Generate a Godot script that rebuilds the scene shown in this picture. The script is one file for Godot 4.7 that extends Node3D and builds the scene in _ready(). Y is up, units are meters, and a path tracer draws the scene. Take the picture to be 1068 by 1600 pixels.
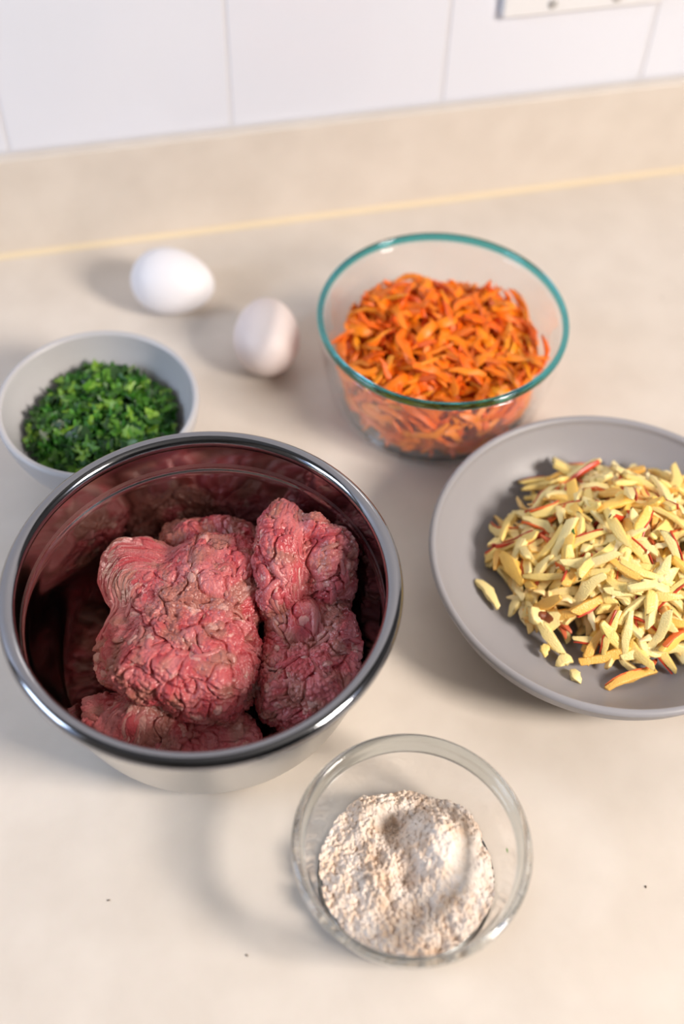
extends Node3D
# Kitchen counter with bowls of ingredients. Metres; the counter's top is y = 0, the tiled wall runs along x at the back.

const RIGHT := Vector3(0.9673, 0, 0.2536)       # along the counter as the photographer stands
const AWAY := Vector3(0.2536, 0, -0.9673)       # from the photographer towards the wall
const TILE_Z := -0.7046
const SPLASH_Z := -0.6946
const STEEL := Vector3(0.0169, 0, -0.325)
const CARROT := Vector3(0.1894, 0, -0.4997)
const FLOUR := Vector3(0.0892, 0, -0.1932)
const PARSLEY := Vector3(-0.0213, 0, -0.4871)
const PLATE := Vector3(0.2407, 0, -0.3316)

var rng := RandomNumberGenerator.new()
var taken := {}
var M := {}

# ------------------------------------------------------------------ naming
func numbered(called: String) -> String:
	var n: int = taken.get(called, 0)
	taken[called] = n + 1
	return called if n == 0 else "%s_%03d" % [called, n]

func tag(o: Node3D, label: String, category: String, group := "", kind := "") -> Node3D:
	if label: o.set_meta("label", label)
	if category: o.set_meta("category", category)
	if group: o.set_meta("group", group)
	if kind: o.set_meta("kind", kind)
	return o

func thing(called: String, label: String, category: String, at := Vector3.ZERO, group := "") -> Node3D:
	var o := Node3D.new()
	o.name = numbered(called)
	add_child(o, true)
	o.position = at
	tag(o, label, category, group)
	return o

func part(called: String, mesh: Mesh, mat: Material, parent: Node3D = null) -> MeshInstance3D:
	var o := MeshInstance3D.new()
	o.name = called if parent else numbered(called)
	o.mesh = mesh
	if mat: o.material_override = mat
	(parent if parent else self).add_child(o, true)
	return o

func here(base: Vector3, r: float, h: float, f: float) -> Vector3:
	return base + RIGHT * r + AWAY * f + Vector3(0, h, 0)

# ------------------------------------------------------------------ materials
func mat(called: String, color: Color, rough: float, metal := 0.0, spec := 0.5) -> StandardMaterial3D:
	var m := StandardMaterial3D.new()
	m.resource_name = called
	m.albedo_color = color
	m.roughness = rough
	m.metallic = metal
	m.metallic_specular = spec
	M[called] = m
	return m

func noise_tex(freq: float, size: int, lo: Color, hi: Color, octaves := 4, seed_ := 1) -> NoiseTexture2D:
	var n := FastNoiseLite.new()
	n.seed = seed_
	n.frequency = freq
	n.fractal_octaves = octaves
	var t := NoiseTexture2D.new()
	t.width = size
	t.height = size
	t.seamless = true
	t.noise = n
	var g := Gradient.new()
	g.set_color(0, lo)
	g.set_color(1, hi)
	t.color_ramp = g
	return t

func bump(m: StandardMaterial3D, freq: float, size: int, scale_cm: float, per_metre: float, octaves := 4) -> void:
	m.heightmap_enabled = true
	m.heightmap_texture = noise_tex(freq, size, Color.BLACK, Color.WHITE, octaves, 7)
	m.heightmap_scale = scale_cm
	m.uv1_triplanar = true
	m.uv1_scale = Vector3.ONE * per_metre

func make_materials() -> void:
	var m := mat("counter laminate", Color(0.868, 0.828, 0.785), 0.34)
	m.albedo_texture = noise_tex(0.02, 512, Color(0.955, 0.95, 0.945), Color(1, 1, 1), 5, 3)
	m.uv1_triplanar = true
	m.uv1_scale = Vector3.ONE * 2.0
	mat("caulk", Color(0.88, 0.81, 0.69), 0.6)
	mat("tile glaze", Color(0.875, 0.885, 0.925), 0.16)
	mat("grout", Color(0.85, 0.85, 0.875), 0.8)
	mat("wall paint", Color(0.40, 0.395, 0.39), 0.85)
	mat("ceiling paint", Color(0.42, 0.42, 0.42), 0.9)
	m = mat("window glass", Color(1, 1, 1, 0.03), 0.0)
	m.transparency = BaseMaterial3D.TRANSPARENCY_ALPHA
	mat("floor wood", Color(0.36, 0.28, 0.21), 0.5)
	mat("cabinet paint", Color(0.80, 0.78, 0.74), 0.5)
	mat("white plastic", Color(0.90, 0.90, 0.91), 0.35)
	mat("screw metal", Color(0.72, 0.72, 0.72), 0.35, 0.6)
	m = mat("polished steel", Color(0.72, 0.715, 0.71), 0.09, 1.0)
	mat("rim steel", Color(0.56, 0.565, 0.585), 0.10, 1.0)
	m = mat("brushed steel", Color(0.80, 0.795, 0.785), 0.30, 1.0)
	bump(m, 0.05, 256, 0.004, 60.0)
	m = mat("clear glass", Color(0.97, 0.99, 0.985, 0.03), 0.0)
	m.transparency = BaseMaterial3D.TRANSPARENCY_ALPHA
	m = mat("solid clear glass", Color(0.86, 0.885, 0.89, 0.0), 0.0)
	m.refraction_enabled = true
	m.refraction_scale = 0.047
	m = mat("teal glass edge", Color(0.34, 0.75, 0.79, 0.0), 0.03)
	m.refraction_enabled = true
	m.refraction_scale = 0.047
	m = mat("white stoneware", Color(0.72, 0.715, 0.725), 0.38)
	bump(m, 0.03, 256, 0.01, 12.0)
	m = mat("grey stoneware", Color(0.60, 0.59, 0.605), 0.42)
	bump(m, 0.03, 256, 0.008, 14.0)
	m = mat("egg shell", Color(0.915, 0.905, 0.92), 0.5)
	bump(m, 0.12, 256, 0.012, 40.0, 2)
	m = mat("cream egg shell", Color(0.885, 0.835, 0.825), 0.5)
	bump(m, 0.12, 256, 0.012, 40.0, 2)
	# food
	m = mat("meat", Color(1, 1, 1), 0.34, 0.0, 0.5)
	m.vertex_color_use_as_albedo = true
	m.subsurf_scatter_enabled = true
	m.subsurf_scatter_strength = 0.12
	bump(m, 0.06, 256, 0.035, 45.0, 3)
	for k in 4:
		m = mat("carrot %d" % k, [Color(1.0, 0.49, 0.012), Color(1.0, 0.55, 0.02), Color(1.0, 0.43, 0.008), Color(1.0, 0.61, 0.05)][k], 0.36)
		m.backlight_enabled = true
		m.backlight = Color(0.6, 0.6, 0.6)
		bump(m, 0.08, 128, 0.02, 90.0, 2)
	m = mat("carrot mass", Color(1, 1, 1), 0.4)
	m.backlight_enabled = true
	m.backlight = Color(0.6, 0.6, 0.6)
	m.vertex_color_use_as_albedo = true
	for k in 4:
		m = mat("apple flesh %d" % k, [Color(1.0, 0.875, 0.53), Color(1.0, 0.81, 0.40), Color(1.0, 0.91, 0.63), Color(1.0, 0.78, 0.40)][k], 0.34)
		m.backlight_enabled = true
		m.backlight = Color(0.35, 0.35, 0.35)
		bump(m, 0.08, 128, 0.025, 90.0, 2)
	mat("apple skin", Color(0.78, 0.26, 0.15), 0.33)
	mat("pale apple skin", Color(0.88, 0.42, 0.20), 0.33)
	mat("apple core", Color(0.50, 0.26, 0.13), 0.5)
	for k in 5:
		m = mat("parsley %d" % k, [Color(0.19, 0.38, 0.07), Color(0.31, 0.51, 0.10), Color(0.10, 0.25, 0.05), Color(0.47, 0.63, 0.17), Color(0.22, 0.41, 0.06)][k], 0.42)
		m.backlight_enabled = true
		m.backlight = Color(0.16, 0.26, 0.05)
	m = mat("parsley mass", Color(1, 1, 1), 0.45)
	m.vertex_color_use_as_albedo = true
	m = mat("flour", Color(1, 1, 1), 0.95, 0.0, 0.2)
	m.vertex_color_use_as_albedo = true
	bump(m, 0.09, 256, 0.04, 60.0, 4)
	mat("dark crumb", Color(0.32, 0.25, 0.18), 0.7)

# ------------------------------------------------------------------ mesh building
class Build:
	var p := PackedVector3Array()
	var n := PackedVector3Array()
	var c := PackedColorArray()
	var i := PackedInt32Array()
	func v(at: Vector3, nor: Vector3) -> int:
		p.append(at)
		n.append(nor)
		return p.size() - 1
	func tri(a: int, b: int, d: int) -> void:          # front faces run clockwise, whichever way they were given
		var g := (p[b] - p[a]).cross(p[d] - p[a])
		if g.dot(n[a] + n[b] + n[d]) > 0.0:
			i.append_array([a, d, b])
		else:
			i.append_array([a, b, d])
	func quad(a: int, b: int, d: int, e: int) -> void:
		tri(a, b, d)
		tri(a, d, e)
	func box(lo: Vector3, hi: Vector3, bevel := 0.0) -> void:
		var mid := (lo + hi) / 2.0
		var half := (hi - lo) / 2.0
		var b: float = minf(bevel, minf(half.x, minf(half.y, half.z)) * 0.9)
		for ax in 3:
			for s in [-1.0, 1.0]:
				var u := (ax + 1) % 3
				var w := (ax + 2) % 3
				var ids := []
				for q in [[-1, -1], [1, -1], [1, 1], [-1, 1]]:
					var at := Vector3.ZERO
					at[ax] = s * half[ax]
					at[u] = q[0] * (half[u] - b)
					at[w] = q[1] * (half[w] - b)
					var nor := Vector3.ZERO
					nor[ax] = s
					ids.append(v(mid + at, nor))
				quad(ids[0], ids[1], ids[2], ids[3])
		if b <= 0.0: return
		for ax in 3:                                      # chamfered edges along ax
			var u := (ax + 1) % 3
			var w := (ax + 2) % 3
			for su in [-1.0, 1.0]:
				for sw in [-1.0, 1.0]:
					var ids := []
					for q in [[-1, 0], [1, 0], [1, 1], [-1, 1]]:
						var at := Vector3.ZERO
						at[ax] = q[0] * (half[ax] - b)
						at[u] = su * (half[u] - (b if q[1] else 0.0))
						at[w] = sw * (half[w] - (0.0 if q[1] else b))
						var nor := Vector3.ZERO
						nor[u] = su * (0.0 if q[1] else 1.0)
						nor[w] = sw * (1.0 if q[1] else 0.0)
						ids.append(v(mid + at, nor))
					quad(ids[0], ids[1], ids[2], ids[3])
		for sx in [-1.0, 1.0]:
			for sy in [-1.0, 1.0]:
				for sz in [-1.0, 1.0]:
					var s3 := Vector3(sx, sy, sz)
					var ids := []
					for ax in 3:
						var at := (half - Vector3.ONE * b) * s3
						at[ax] = half[ax] * s3[ax]
						var nor := Vector3.ZERO
						nor[ax] = s3[ax]
						ids.append(v(mid + at, nor))
					tri(ids[0], ids[1], ids[2])
	func mesh() -> ArrayMesh:
		var a := []
		a.resize(Mesh.ARRAY_MAX)
		a[Mesh.ARRAY_VERTEX] = p
		a[Mesh.ARRAY_NORMAL] = n
		if c.size() == p.size(): a[Mesh.ARRAY_COLOR] = c
		a[Mesh.ARRAY_INDEX] = i
		var m := ArrayMesh.new()
		m.add_surface_from_arrays(Mesh.PRIMITIVE_TRIANGLES, a)
		return m

func boxes(list: Array, bevel := 0.0) -> ArrayMesh:
	var b := Build.new()
	for q in list: b.box(q[0], q[1], bevel)
	return b.mesh()

# Catmull-Rom through the points of a profile
func smooth(pts: Array, n: int) -> PackedVector2Array:
	var out := PackedVector2Array()
	for k in pts.size() - 1:
		var a: Vector2 = pts[maxi(k - 1, 0)]
		var b: Vector2 = pts[k]
		var c: Vector2 = pts[k + 1]
		var d: Vector2 = pts[mini(k + 2, pts.size() - 1)]
		for j in n:
			out.append(b.cubic_interpolate(c, a, d, float(j) / n))
	out.append(pts[-1])
	return out

func arc(cx: float, cy: float, r: float, from_deg: float, to_deg: float, n: int) -> Array:
	var out := []
	for k in n + 1:
		var a := deg_to_rad(lerpf(from_deg, to_deg, float(k) / n))
		out.append(Vector2(cx + r * cos(a), cy + r * sin(a)))
	return out

# a profile that runs outwards underneath, up the outside and down the inside, spun about y
func lathe(prof: PackedVector2Array, seg := 96, closed := false) -> ArrayMesh:
	var b := Build.new()
	var pts := PackedVector2Array()
	for q in prof:
		if pts.is_empty() or q.distance_to(pts[-1]) > 1e-6: pts.append(q)
	var cnt := pts.size()
	for k in cnt:
		var q0 := pts[(k - 1 + cnt) % cnt] if closed else pts[maxi(k - 1, 0)]
		var q1 := pts[(k + 1) % cnt] if closed else pts[mini(k + 1, cnt - 1)]
		var t := ((pts[k] - q0).normalized() + (q1 - pts[k]).normalized()).normalized()
		var nor := Vector2(t.y, -t.x)
		if not closed and pts[k].x < 1e-6: nor = Vector2(0, signf(nor.y))
		for s in seg:
			var a := TAU * s / seg
			b.v(Vector3(pts[k].x * cos(a), pts[k].y, pts[k].x * sin(a)), Vector3(nor.x * cos(a), nor.y, nor.x * sin(a)))
	for k in (cnt if closed else cnt - 1):
		var k2 := (k + 1) % cnt
		for s in seg:
			var s2 := (s + 1) % seg
			if pts[k].x < 1e-6: b.tri(k * seg + s, k2 * seg + s, k2 * seg + s2)
			elif pts[k2].x < 1e-6: b.tri(k * seg + s, k2 * seg + s, k * seg + s2)
			else: b.quad(k * seg + s, k2 * seg + s, k2 * seg + s2, k * seg + s2)
	return b.mesh()

func ring(cx: float, cy: float, r: float, ry: float, seg := 128) -> ArrayMesh:
	var pr := PackedVector2Array()
	for k in 20:
		var a := TAU * k / 20.0
		pr.append(Vector2(cx + r * cos(a), cy + ry * sin(a)))
	return lathe(pr, seg, true)

# a rounded strip swept along points; w and t are half width and half thickness per point
const CUT := [[1.0, -0.62, 1.0, -0.2], [1.0, 0.62, 1.0, 0.2], [0.78, 1.0, 0.2, 1.0], [-0.78, 1.0, -0.2, 1.0], [-1.0, 0.62, -1.0, 0.2], [-1.0, -0.62, -1.0, -0.2], [-0.78, -1.0, -0.2, -1.0], [0.78, -1.0, 0.2, -1.0]]

func sweep(pts: Array, ups: Array, ws: Array, ts: Array, sides := 8, cut := false, skew := 0.0) -> ArrayMesh:
	var b := Build.new()
	var cnt := pts.size()
	for k in cnt:
		var along: Vector3 = (pts[mini(k + 1, cnt - 1)] - pts[maxi(k - 1, 0)]).normalized()
		var side: Vector3 = along.cross(ups[k]).normalized()
		var up: Vector3 = side.cross(along).normalized()
		for s in sides:
			var a := TAU * (s + 0.5) / sides
			var ca := signf(cos(a)) * pow(absf(cos(a)), 0.6)
			var sa := signf(sin(a)) * pow(absf(sin(a)), 0.6)
			var lean := 0.0
			if k == 0: lean = -1.0
			if k == cnt - 1: lean = 1.0
			if cut:
				var q: Array = CUT[s]
				var slip: Vector3 = along * (skew * ws[k] * q[0]) if lean != 0.0 else Vector3.ZERO
				var wave := 1.0 + 0.16 * sin(k * 2.3 + s * 1.9 + skew * 5.0 + pts[0].x * 900.0)
				b.v(pts[k] + side * (q[0] * ws[k] * wave) + up * (q[1] * ts[k] * wave) + slip, side * q[2] + up * q[3] + along * lean * 0.15)
				continue
			b.v(pts[k] + side * (ca * ws[k]) + up * (sa * ts[k]), (side * (ca / maxf(ws[k], 1e-5)) + up * (sa / maxf(ts[k], 1e-5))).normalized() + along * lean * 0.8)
	for k in cnt - 1:
		for s in sides:
			var s2 := (s + 1) % sides
			b.quad(k * sides + s, (k + 1) * sides + s, (k + 1) * sides + s2, k * sides + s2)
	for e in [0, cnt - 1]:
		var along: Vector3 = (pts[1] - pts[0]).normalized() * -1.0 if e == 0 else (pts[cnt - 1] - pts[cnt - 2]).normalized()
		var m := b.v(pts[e] + along * ts[e] * 0.5, along)
		for s in sides:
			b.tri(e * sides + s, e * sides + (s + 1) % sides, m)
	for k in b.n.size(): b.n[k] = b.n[k].normalized()
	return b.mesh()

# a grated shred lying along x with its flat side up
func shred(length: float, width: float, thick: float, bend: float, sway: float, twist: float, tip: float, segs := 6, offset := Vector2.ZERO, cut := false, skew := 0.0) -> ArrayMesh:
	var pts := []
	var ups := []
	var ws := []
	var ts := []
	for k in segs + 1:
		var u := float(k) / segs * 2.0 - 1.0
		var q := Vector3(u * length / 2.0, bend * (0.5 - u * u), sway * (u * u - 0.4) + 0.25 * sway * sin(u * 5.0))
		var ang := twist * u
		var up := Vector3(0, cos(ang), sin(ang))
		var side := Vector3(0, -sin(ang), cos(ang))
		pts.append(q + side * offset.x + up * offset.y)
		ups.append(up)
		var f := lerpf(1.0, tip, pow(absf(u), 3.0)) * (0.9 + 0.18 * sin(u * 3.7 + bend * 900.0))
		ws.append(width / 2.0 * f)
		ts.append(thick / 2.0 * lerpf(1.0, tip, pow(absf(u), 4.0)))
	return sweep(pts, ups, ws, ts, 8, cut, skew)

func lobed_leaf(size: float, lobes: int, cup: float, seed_: int) -> ArrayMesh:
	var r := RandomNumberGenerator.new()
	r.seed = seed_
	var b := Build.new()
	var n := lobes * 4
	var edge := []
	for k in n:
		var a := TAU * k / n
		var rad: float = size * ([1.0, 0.8, 0.52, 0.78][k % 4]) * r.randf_range(0.75, 1.15) * (1.0 if k < n * 0.7 else 0.75)
		edge.append(Vector3(cos(a) * rad * 1.15, cup * size * (pow(rad / size, 2.0)) * sin(a * 2.0 + seed_) + r.randf_range(-0.12, 0.12) * size, sin(a) * rad * 0.85))
	var th := 0.0002
	var top := b.v(Vector3(0, th + size * 0.08, 0), Vector3.UP)
	var bot := b.v(Vector3(0, -th + size * 0.08, 0), Vector3.DOWN)
	for k in n:
		b.v(edge[k] + Vector3(0, th, 0), (Vector3.UP + Vector3(edge[k].x, 0, edge[k].z).normalized() * r.randf_range(-0.4, 0.5)).normalized())
		b.v(edge[k] - Vector3(0, th, 0), Vector3.DOWN)
	for k in n:
		var k2 := (k + 1) % n
		b.tri(top, 2 + k * 2, 2 + k2 * 2)
		b.tri(bot, 3 + k * 2, 3 + k2 * 2)
		var o: Vector3 = Vector3(edge[k].x, 0, edge[k].z).normalized()
		var q0 := b.v(edge[k] + Vector3(0, th, 0), o)
		var q1 := b.v(edge[k] - Vector3(0, th, 0), o)
		var q2 := b.v(edge[k2] - Vector3(0, th, 0), o)
		var q3 := b.v(edge[k2] + Vector3(0, th, 0), o)
		b.quad(q0, q1, q2, q3)
	return b.mesh()

# radius of a profile (list of Vector2 radius, height) at a height
func at_height(prof: Array, y: float) -> float:
	for k in prof.size() - 1:
		if y <= prof[k + 1].y:
			return lerpf(prof[k].x, prof[k + 1].x, clampf((y - prof[k].y) / maxf(prof[k + 1].y - prof[k].y, 1e-6), 0, 1))
	return prof[-1].x

func floor_at(prof: Array, r: float) -> float:
	for k in prof.size() - 1:
		if r <= prof[k + 1].x:
			return lerpf(prof[k].y, prof[k + 1].y, clampf((r - prof[k].x) / maxf(prof[k + 1].x - prof[k].x, 1e-6), 0, 1))
	return prof[-1].y

func basis_on(normal: Vector3, turn: float) -> Basis:
	var x := normal.cross(Vector3(0.31, 0.17, 0.93)).normalized()
	var z := x.cross(normal).normalized()
	return Basis(x, normal, z) * Basis(Vector3.UP, turn)

# ------------------------------------------------------------------ the scene
func _ready() -> void:
	rng.seed = 20240611
	make_materials()
	set_view()
	build_room()
	build_counter()
	build_steel_bowl()
	build_plate()
	build_carrot_bowl()
	build_flour_bowl()
	build_parsley_bowl()
	build_eggs()
	build_meat()
	build_flour()
	build_carrots()
	build_apples()
	build_parsley()
	build_details()

func set_view() -> void:
	var cam := Camera3D.new()
	cam.name = "camera"
	var lens := CameraAttributesPhysical.new()
	lens.frustum_focal_length = 40.27
	lens.frustum_focus_distance = 0.605
	lens.exposure_aperture = 2.8
	lens.frustum_near = 0.05
	lens.frustum_far = 50.0
	cam.attributes = lens
	add_child(cam)
	cam.transform = Transform3D(Basis(Vector3(0.97411844, 0.02286466, 0.22487878), Vector3(0.1642986, 0.61163864, -0.77388897), Vector3(-0.15523926, 0.79080679, 0.59205185)).orthonormalized(), Vector3(0, 0.56033, 0))
	cam.fov = 46.9793
	cam.current = true
	var we := WorldEnvironment.new()
	we.name = "environment"
	var e := Environment.new()
	e.background_mode = Environment.BG_SKY
	var sky := Sky.new()
	var sm := ProceduralSkyMaterial.new()
	sm.sky_top_color = Color(0.55, 0.68, 0.88)
	sm.sky_horizon_color = Color(0.82, 0.87, 0.93)
	sm.ground_bottom_color = Color(0.45, 0.43, 0.40)
	sm.ground_horizon_color = Color(0.72, 0.72, 0.70)
	sky.sky_material = sm
	e.sky = sky
	e.background_energy_multiplier = 1.5
	e.tonemap_mode = Environment.TONE_MAPPER_LINEAR
	e.tonemap_exposure = 0.98
	e.sdfgi_enabled = true
	e.ssao_enabled = true
	e.ssil_enabled = true
	we.environment = e
	add_child(we)
	# daylight through the two windows
	window_light("window_daylight_right", Vector3(1.17, 1.05, 0.62), Vector3(-1, -0.3, -0.25), Vector2(0.44, 0.50), Color(1.0, 0.955, 0.905), 5.2)
	window_light("window_daylight_left", Vector3(-1.22, 0.80, -0.25), Vector3(1, -0.25, 0), Vector2(0.5, 0.5), Color(0.84, 0.91, 1.0), 1.05)

func window_light(called: String, at: Vector3, towards: Vector3, size: Vector2, color: Color, energy: float) -> void:
	var l := AreaLight3D.new()
	l.name = called
	l.area_size = size
	l.area_normalize_energy = true
	l.light_color = color
	l.light_energy = energy
	l.area_range = 8.0
	l.area_attenuation = 2.0
	l.shadow_enabled = true
	add_child(l)
	l.look_at_from_position(at, at + towards, Vector3.UP)

# a wall across x (at x0..x1) with a window opening
func wall_with_window(called: String, x0: float, x1: float, za: float, zb: float, wz0: float, wz1: float, wy0: float, wy1: float) -> void:
	var lo := -0.91
	var hi := 1.6
	var o := part(called, boxes([[Vector3(x0, lo, za), Vector3(x1, hi, wz0)], [Vector3(x0, lo, wz1), Vector3(x1, hi, zb)], [Vector3(x0, lo, wz0), Vector3(x1, wy0, wz1)], [Vector3(x0, wy1, wz0), Vector3(x1, hi, wz1)]]), M["wall paint"])
	tag(o, "", "", "", "structure")
	var inner := x1 if x1 < 0.0 else x0
	var w := Node3D.new()
	w.name = "window_1" if inner < 0.0 else "window_2"
	add_child(w)
	tag(w, "", "", "", "structure")
	var f := 0.05
	var a := (x0 + x1) / 2.0 - 0.02
	var b := a + 0.04
	part("window_frame", boxes([[Vector3(a, wy0, wz0), Vector3(b, wy1, wz0 + f)], [Vector3(a, wy0, wz1 - f), Vector3(b, wy1, wz1)], [Vector3(a, wy0, wz0 + f), Vector3(b, wy0 + f, wz1 - f)], [Vector3(a, wy1 - f, wz0 + f), Vector3(b, wy1, wz1 - f)]]), M["white plastic"], w)
	part("pane", boxes([[Vector3((a + b) / 2.0 - 0.002, wy0 + f, wz0 + f), Vector3((a + b) / 2.0 + 0.002, wy1 - f, wz1 - f)]]), M["window glass"], w)

func build_room() -> void:
	var back := Node3D.new()
	back.name = "wall_back"
	add_child(back)
	tag(back, "", "", "", "structure")
	part("grout_bed", boxes([[Vector3(-1.3, -0.91, TILE_Z - 0.12), Vector3(1.25, 1.6, TILE_Z - 0.0009)]]), M["grout"], back)
	for row in 2:
		for col in range(-3, 6):
			var x: float = 0.0958 + 0.1505 * col
			var y: float = 0.0772 + 0.1505 * row
			part("tile", boxes([[Vector3(x + 0.0009, y + 0.0009, TILE_Z - 0.006), Vector3(x + 0.1496, y + 0.1496, TILE_Z)]], 0.0012), M["tile glaze"], back)
	wall_with_window("wall_left", -1.42, -1.3, TILE_Z - 0.12, 2.6, -0.60, 0.30, 0.32, 1.12)
	wall_with_window("wall_right", 1.25, 1.37, TILE_Z - 0.12, 2.6, 0.22, 1.02, 0.60, 1.50)
	tag(part("wall_front", boxes([[Vector3(-1.42, -0.91, 2.6), Vector3(1.37, 1.6, 2.72)]]), M["wall paint"]), "", "", "", "structure")
	tag(part("ceiling", boxes([[Vector3(-1.42, 1.6, TILE_Z - 0.12), Vector3(1.37, 1.72, 2.72)]]), M["ceiling paint"]), "", "", "", "structure")
	tag(part("floor", boxes([[Vector3(-1.42, -1.03, TILE_Z - 0.12), Vector3(1.37, -0.91, 2.72)]]), M["floor wood"]), "", "", "", "structure")

func build_counter() -> void:
	var t := thing("countertop", "long plain beige kitchen countertop that carries the bowls and the eggs", "countertop")
	part("slab", boxes([[Vector3(-1.29, -0.038, TILE_Z + 0.002), Vector3(1.24, 0.0, -0.055)]], 0.004), M["counter laminate"], t)
	part("cabinet", boxes([[Vector3(-1.29, -0.91, TILE_Z + 0.002), Vector3(1.24, -0.038, -0.085)]]), M["cabinet paint"], t)
	t = thing("backsplash", "low beige upstand along the back of the countertop below the white tiles", "backsplash")
	part("board", boxes([[Vector3(-1.29, 0.0002, TILE_Z + 0.0002), Vector3(1.24, 0.0785, SPLASH_Z)]], 0.0022), M["counter laminate"], t)
	var b := Build.new()                               # cove of sealant in the corner
	for s in 7:
		var a := deg_to_rad(90.0 * s / 6.0)
		for x in [-1.29, 1.24]:
			b.v(Vector3(x, 0.0032 * (1.0 - sin(a)), SPLASH_Z + 0.0032 * (1.0 - cos(a))), Vector3(0, sin(a), cos(a)))
	for s in 6: b.quad(s * 2, s * 2 + 1, s * 2 + 3, s * 2 + 2)
	part("sealant", b.mesh(), M["caulk"], t)
	# wall plate at the top right
	var o := thing("switch_plate", "white wall plate screwed on to the white tiles", "wall plate", Vector3(0.2805, 0.1396, TILE_Z))
	part("plate", boxes([[Vector3(0, 0, 0), Vector3(0.116, 0.114, 0.0065)]], 0.0025), M["white plastic"], o)
	for x in [0.035, 0.081]:
		for y in [0.0085, 0.1055]:
			var s := part("screw", lathe(smooth([Vector2(0.0034, 0), Vector2(0.0032, 0.0009), Vector2(0.002, 0.0014), Vector2(0, 0.0016)], 3), 20), M["screw metal"], o)
			s.transform = Transform3D(Basis(Vector3.RIGHT, PI / 2), Vector3(x, y, 0.0062))

# inner profiles (radius, height), used to keep the food inside
var steel_in := [Vector2(0.0, 0.0016), Vector2(0.030, 0.0022), Vector2(0.050, 0.0048), Vector2(0.064, 0.0105), Vector2(0.0728, 0.019), Vector2(0.0785, 0.031), Vector2(0.0845, 0.055), Vector2(0.0862, 0.0645), Vector2(0.0876, 0.0685), Vector2(0.0888, 0.084)]
var glass_in := [Vector2(0.0, 0.0034), Vector2(0.046, 0.0035), Vector2(0.0535, 0.0048), Vector2(0.0592, 0.0095), Vector2(0.0630, 0.018), Vector2(0.0655, 0.03), Vector2(0.0682, 0.05), Vector2(0.0697, 0.066)]
var cup_in := [Vector2(0.0, 0.0035), Vector2(0.030, 0.0038), Vector2(0.037, 0.0065), Vector2(0.0415, 0.013), Vector2(0.0452, 0.024), Vector2(0.0478, 0.0360), Vector2(0.0482, 0.0372)]
var plate_in := [Vector2(0.0, 0.0065), Vector2(0.045, 0.0068), Vector2(0.063, 0.0088), Vector2(0.078, 0.0155), Vector2(0.088, 0.0255), Vector2(0.0958, 0.038)]
var bowl_in := [Vector2(0.0, 0.0085), Vector2(0.022, 0.0095), Vector2(0.036, 0.017), Vector2(0.045, 0.029), Vector2(0.0505, 0.042), Vector2(0.0528, 0.0515)]

func down(prof: Array) -> Array:
	var out := prof.duplicate()
	out.reverse()
	return out

func build_steel_bowl() -> void:
	var t := thing("mixing_bowl", "large stainless steel mixing bowl with rolled rim holding the minced meat", "bowl", STEEL)
	t.scale = Vector3.ONE * 1.021
	var outside := [Vector2(0, 0.0006), Vector2(0.03, 0.0006), Vector2(0.054, 0.0), Vector2(0.060, 0.0006), Vector2(0.0665, 0.005), Vector2(0.0742, 0.0155), Vector2(0.0792, 0.03), Vector2(0.0852, 0.055), Vector2(0.0875, 0.068), Vector2(0.0893, 0.084)]
	part("body", lathe(smooth(outside, 6), 128), M["brushed steel"], t)
	part("lining", lathe(smooth(down(steel_in), 6), 128), M["polished steel"], t)
	part("rim", ring(0.0910, 0.0858, 0.0042, 0.0042), M["rim steel"], t)

func glass_bowl(outside: Array, rim: Array, inside: Array) -> ArrayMesh:
	var pr := smooth(outside, 6)
	for q in rim: pr.append(q)
	pr.append_array(smooth(down(inside), 6))
	return lathe(pr, 128)

func build_carrot_bowl() -> void:
	var t := thing("glass_bowl", "clear glass storage bowl with a teal edged rim full of grated carrot", "bowl", CARROT)
	t.scale = Vector3.ONE * 1.022
	var wall := smooth([Vector2(0.0582, 0.0028), Vector2(0.0632, 0.0072), Vector2(0.0675, 0.0165), Vector2(0.0702, 0.03), Vector2(0.0727, 0.05), Vector2(0.0742, 0.0664)], 6)
	wall.append_array(smooth(down(glass_in.slice(3)), 6))
	wall.append(Vector2(0.0548, 0.0056))
	part("wall", lathe(wall, 128, true), M["clear glass"], t)
	var o := [Vector2(0, 0.0006), Vector2(0.046, 0.0004), Vector2(0.050, 0.0), Vector2(0.0545, 0.0008), Vector2(0.0581, 0.0027)]
	var pr := smooth(o, 6)
	pr.append_array(PackedVector2Array([Vector2(0.0547, 0.0055)]))
	pr.append_array(smooth([Vector2(0.0535, 0.0048), Vector2(0.046, 0.0035), Vector2(0.0, 0.0034)], 6))
	part("base", lathe(pr, 128), M["solid clear glass"], t)
	part("rim", ring(0.0726, 0.0693, 0.0020, 0.0028), M["teal glass edge"], t)

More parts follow.
